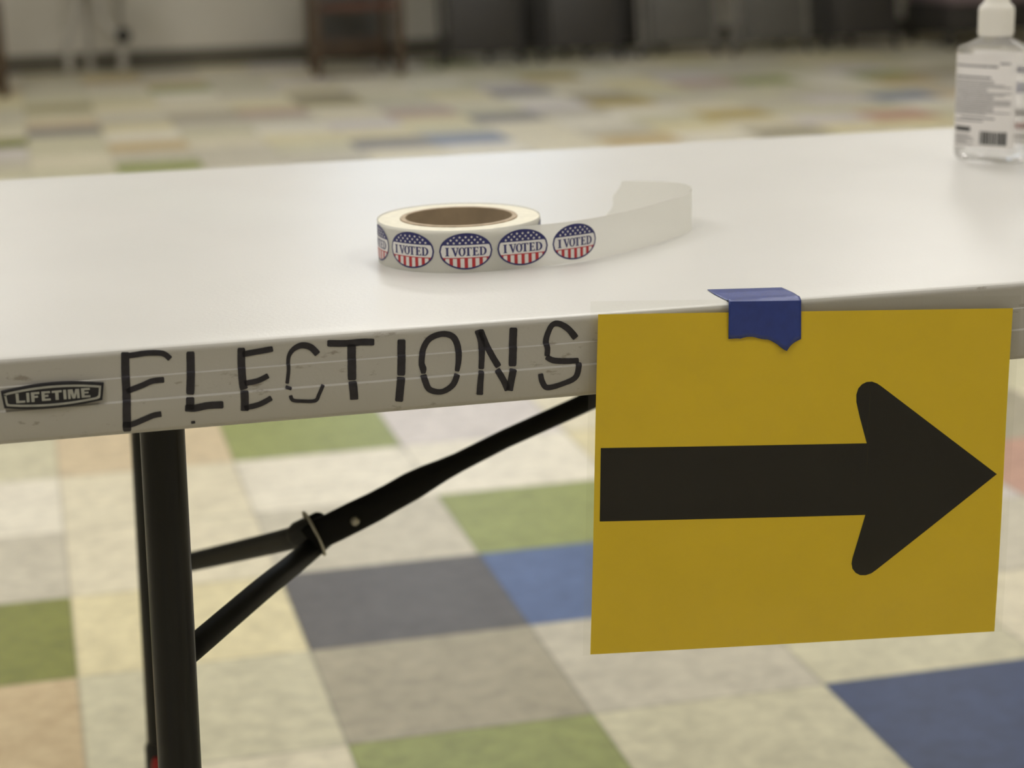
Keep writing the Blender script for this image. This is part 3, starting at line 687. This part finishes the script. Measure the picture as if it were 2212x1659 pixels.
# ------------------------------------------------------------------ far background: chairs along the back wall
M_bchair = mat('black_steel_tube', (.045, .042, .040), .4, noise=(20, .1, 2)); M_bpad = mat('black_vinyl_pad', (.042, .038, .035), .5, noise=(30, .15, 3))
M_wood = mat('brown_stained_wood', (.085, .055, .032), .45, noise=(12, .25, 4)); M_redwood = mat('reddish_stained_wood', (.10, .040, .025), .45, noise=(12, .25, 4))
M_gchair = mat('grey_steel_tube', (.26, .245, .22), .45, noise=(20, .1, 2)); M_gpad = mat('grey_steel_seat', (.115, .11, .10), .5, noise=(20, .1, 2)); M_ltube = mat('pale_steel_tube', (.42, .40, .36), .45, noise=(20, .1, 2)); M_mauve = mat('mauve_upholstery', (.26, .20, .22), .8, noise=(80, .12, 3))
def back_at(px, dy=0):     # point on the floor in front of the back wall under image column px
    d = ray(px, 120); y = 9.3+dy; k = (y-CAM.y)/d.y
    return CAM.x+d.x*k, y
def folded_chair(label, tubem, padm):
    """folding chair folded flat and leant on the wall"""
    t = thing('folding_chair', label, 'chair', (0, 0, 0), 0, 'folded chairs leaning along the back wall')
    def L(x, s, off=0): return Vector((x, off+s*.16, s))      # leaning frame: s is the height
    for sx in (-1, 1):
        lg = obj('leg', tube([L(sx*.225, .012), L(sx*.225, .45), L(sx*.215, .80), L(sx*.18, .865)], .0125, 12), tubem, t)
        obj('rubber_foot', tube([L(sx*.225, .0), L(sx*.225, .035)], .016, 12), M_rubber, lg)
        lg = obj('leg', tube([L(sx*.195, .05, -.03), L(sx*.195, .56, -.03)], .011, 12), tubem, t)
        obj('rubber_foot', tube([L(sx*.195, .035, -.03), L(sx*.195, .07, -.03)], .0145, 12), M_rubber, lg)
    bm = bmesh.new(); add_tube(bm, [L(-.18, .865), L(0, .875), L(.18, .865)], .0125, 12); obj('top_rail', bm, tubem, t)
    rot = Matrix.Rotation(-math.atan(.16), 3, 'X')
    obj('backrest', box((-.20, -.012, .62), (.20, .012, .82), .008, rot=rot, pivot=(0, 0, 0)), padm, t)
    obj('seat', box((-.185, -.075, .065), (.185, -.045, .50), .010, rot=rot, pivot=(0, 0, 0)), padm, t)
    obj('stretcher', tube([L(-.225, .17), L(.225, .17)], .008, 10), tubem, t)
    return t
def wood_chair(label, m1_, m2_):
    t = thing('wooden_chair', label, 'chair', (0, 0, 0), 0, 'wooden chairs along the back wall')
    for sx in (-1, 1):
        obj('leg', box((sx*.22-.022, -.22, 0), (sx*.22+.022, -.176, .44), .004), m1_, t)
        obj('leg', tube([(sx*.20, .20, 0), (sx*.20, .20, .44), (sx*.20, .26, .90)], .021, 10), m1_, t)
        obj('side_stretcher', box((sx*.21-.010, -.18, .10), (sx*.21+.010, .19, .135), .003), m1_, t)
    obj('front_stretcher', box((-.21, -.212, .335), (.21, -.188, .375), .003), m2_, t)
    obj('rear_stretcher', box((-.20, .19, .06), (.20, .21, .17), .003), m1_, t)
    obj('seat', box((-.24, -.24, .44), (.24, .22, .475), .012), m2_, t)
    bm = bmesh.new()
    for z in (.60, .72, .84): add_box(bm, (-.19, .20+(z-.44)*.13, z-.03), (.19, .225+(z-.44)*.13, z+.03), .004)
    obj('back_slats', bm, m1_, t)
    return t
c = wood_chair('brown wooden chair with reddish seat rail left of the black folded chairs', M_wood, M_redwood)
x, y = back_at(760); c.location = (x, y-.05, 0)
x, y = back_at(-95); dup(c, (x, y-.35, 0), R(4), 'brown wooden chair cut off by the left edge of the photo, only a leg shows')
fc = folded_chair('black folded chair nearest the brown wooden chair, front of the dark row', M_bchair, M_bpad)
x, y = back_at(1040); fc.location = (x, y-.03, 0)
desc = [(1140, .27, 'black folded chair against the wall behind the first two of the dark row'), (1255, -.03, 'black folded chair second in the front of the dark row'), (1350, .27, 'black folded chair against the wall at the right end of the dark row'),
        (1858, -.03, 'black folded chair standing alone left of the sanitizer bottle')]
for px, dy, lab in desc:
    x, y = back_at(px, dy); dup(fc, (x, y, 0), R(random.uniform(-3, 3)), lab)
gc = folded_chair('grey folded chair right of the dense dark row, with a gap beside it', M_gchair, M_gpad)
x, y = back_at(1468); gc.location = (x, y, 0)
for px, dy, lab in ((1665, -.05, 'grey folded chair standing alone in the lighter gap of the back row'), (1760, .27, 'grey folded chair against the wall between the lone grey and the lone black one')):
    x, y = back_at(px, dy); dup(gc, (x, y, 0), R(2), lab)
x, y = back_at(765, .36); dup(gc, (x, y, 0), R(-2), 'grey folded chair against the wall, seen between the legs of the brown wooden chair')
# upholstered lounge chair far right
lc = thing('lounge_chair', 'mauve upholstered lounge chair with black base behind the sanitizer bottle', 'chair', (*back_at(2110), 0), R(2))
for sx in (-1, 1):
    for sy in (-1, 1): obj('leg', box((sx*.30-.02, sy*.24-.02, 0), (sx*.30+.02, sy*.24+.02, .09), .004), M_bchair, lc)
obj('base', box((-.33, -.27, .085), (.33, .27, .235), .01), M_bpad, lc); obj('seat', box((-.33, -.29, .236), (.33, .2, .45), .04), M_mauve, lc); obj('backrest', box((-.33, .16, .236), (.33, .30, .85), .04), M_mauve, lc)
# tubular grey chair at the left: two bent legs against the wall, one with a dark knob
mc = thing('tubular_stool', 'pale bent-tube stool with a dark knob at the left of the back wall', 'stool', (*back_at(205, .15), 0))
ox, oy = mc.location.x, mc.location.y
def BP(px, py, dy=0):
    p = on_plane(px, py, (0, 1, 0), oy+dy); return Vector((p.x-ox, p.y-oy, max(p.z, .014)))
obj('leg', tube(spline([BP(168, -60), BP(166, 0), BP(163, 40), BP(152, 80), BP(147, 110), BP(150, 152)], 5), .021, 14), M_ltube, mc)
obj('leg', tube(spline([BP(206, -60), BP(211, 0), BP(218, 35), BP(232, 62), BP(262, 80)], 5), .020, 14), M_ltube, mc)
bm = bmesh.new(); bmesh.ops.create_uvsphere(bm, u_segments=20, v_segments=14, radius=.042); kp = BP(266, 77); bmesh.ops.translate(bm, vec=kp, verts=bm.verts); kn = obj('knob', bm, M_rubber, mc); kn['label'] = 'dark round knob at a leg joint'
obj('leg', tube([BP(266, 80), BP(262, 120), BP(262, 155)], .014, 14), M_ltube, mc)
tz = BP(168, -60).z
for x_ in (-.02, .16): obj('leg', tube([(x_, .30, .014), (x_, .30, tz)], .018, 14), M_ltube, mc)
obj('seat', box((-.10, -.06, tz-.01), (.24, .34, tz+.03), .012), M_gpad, mc)
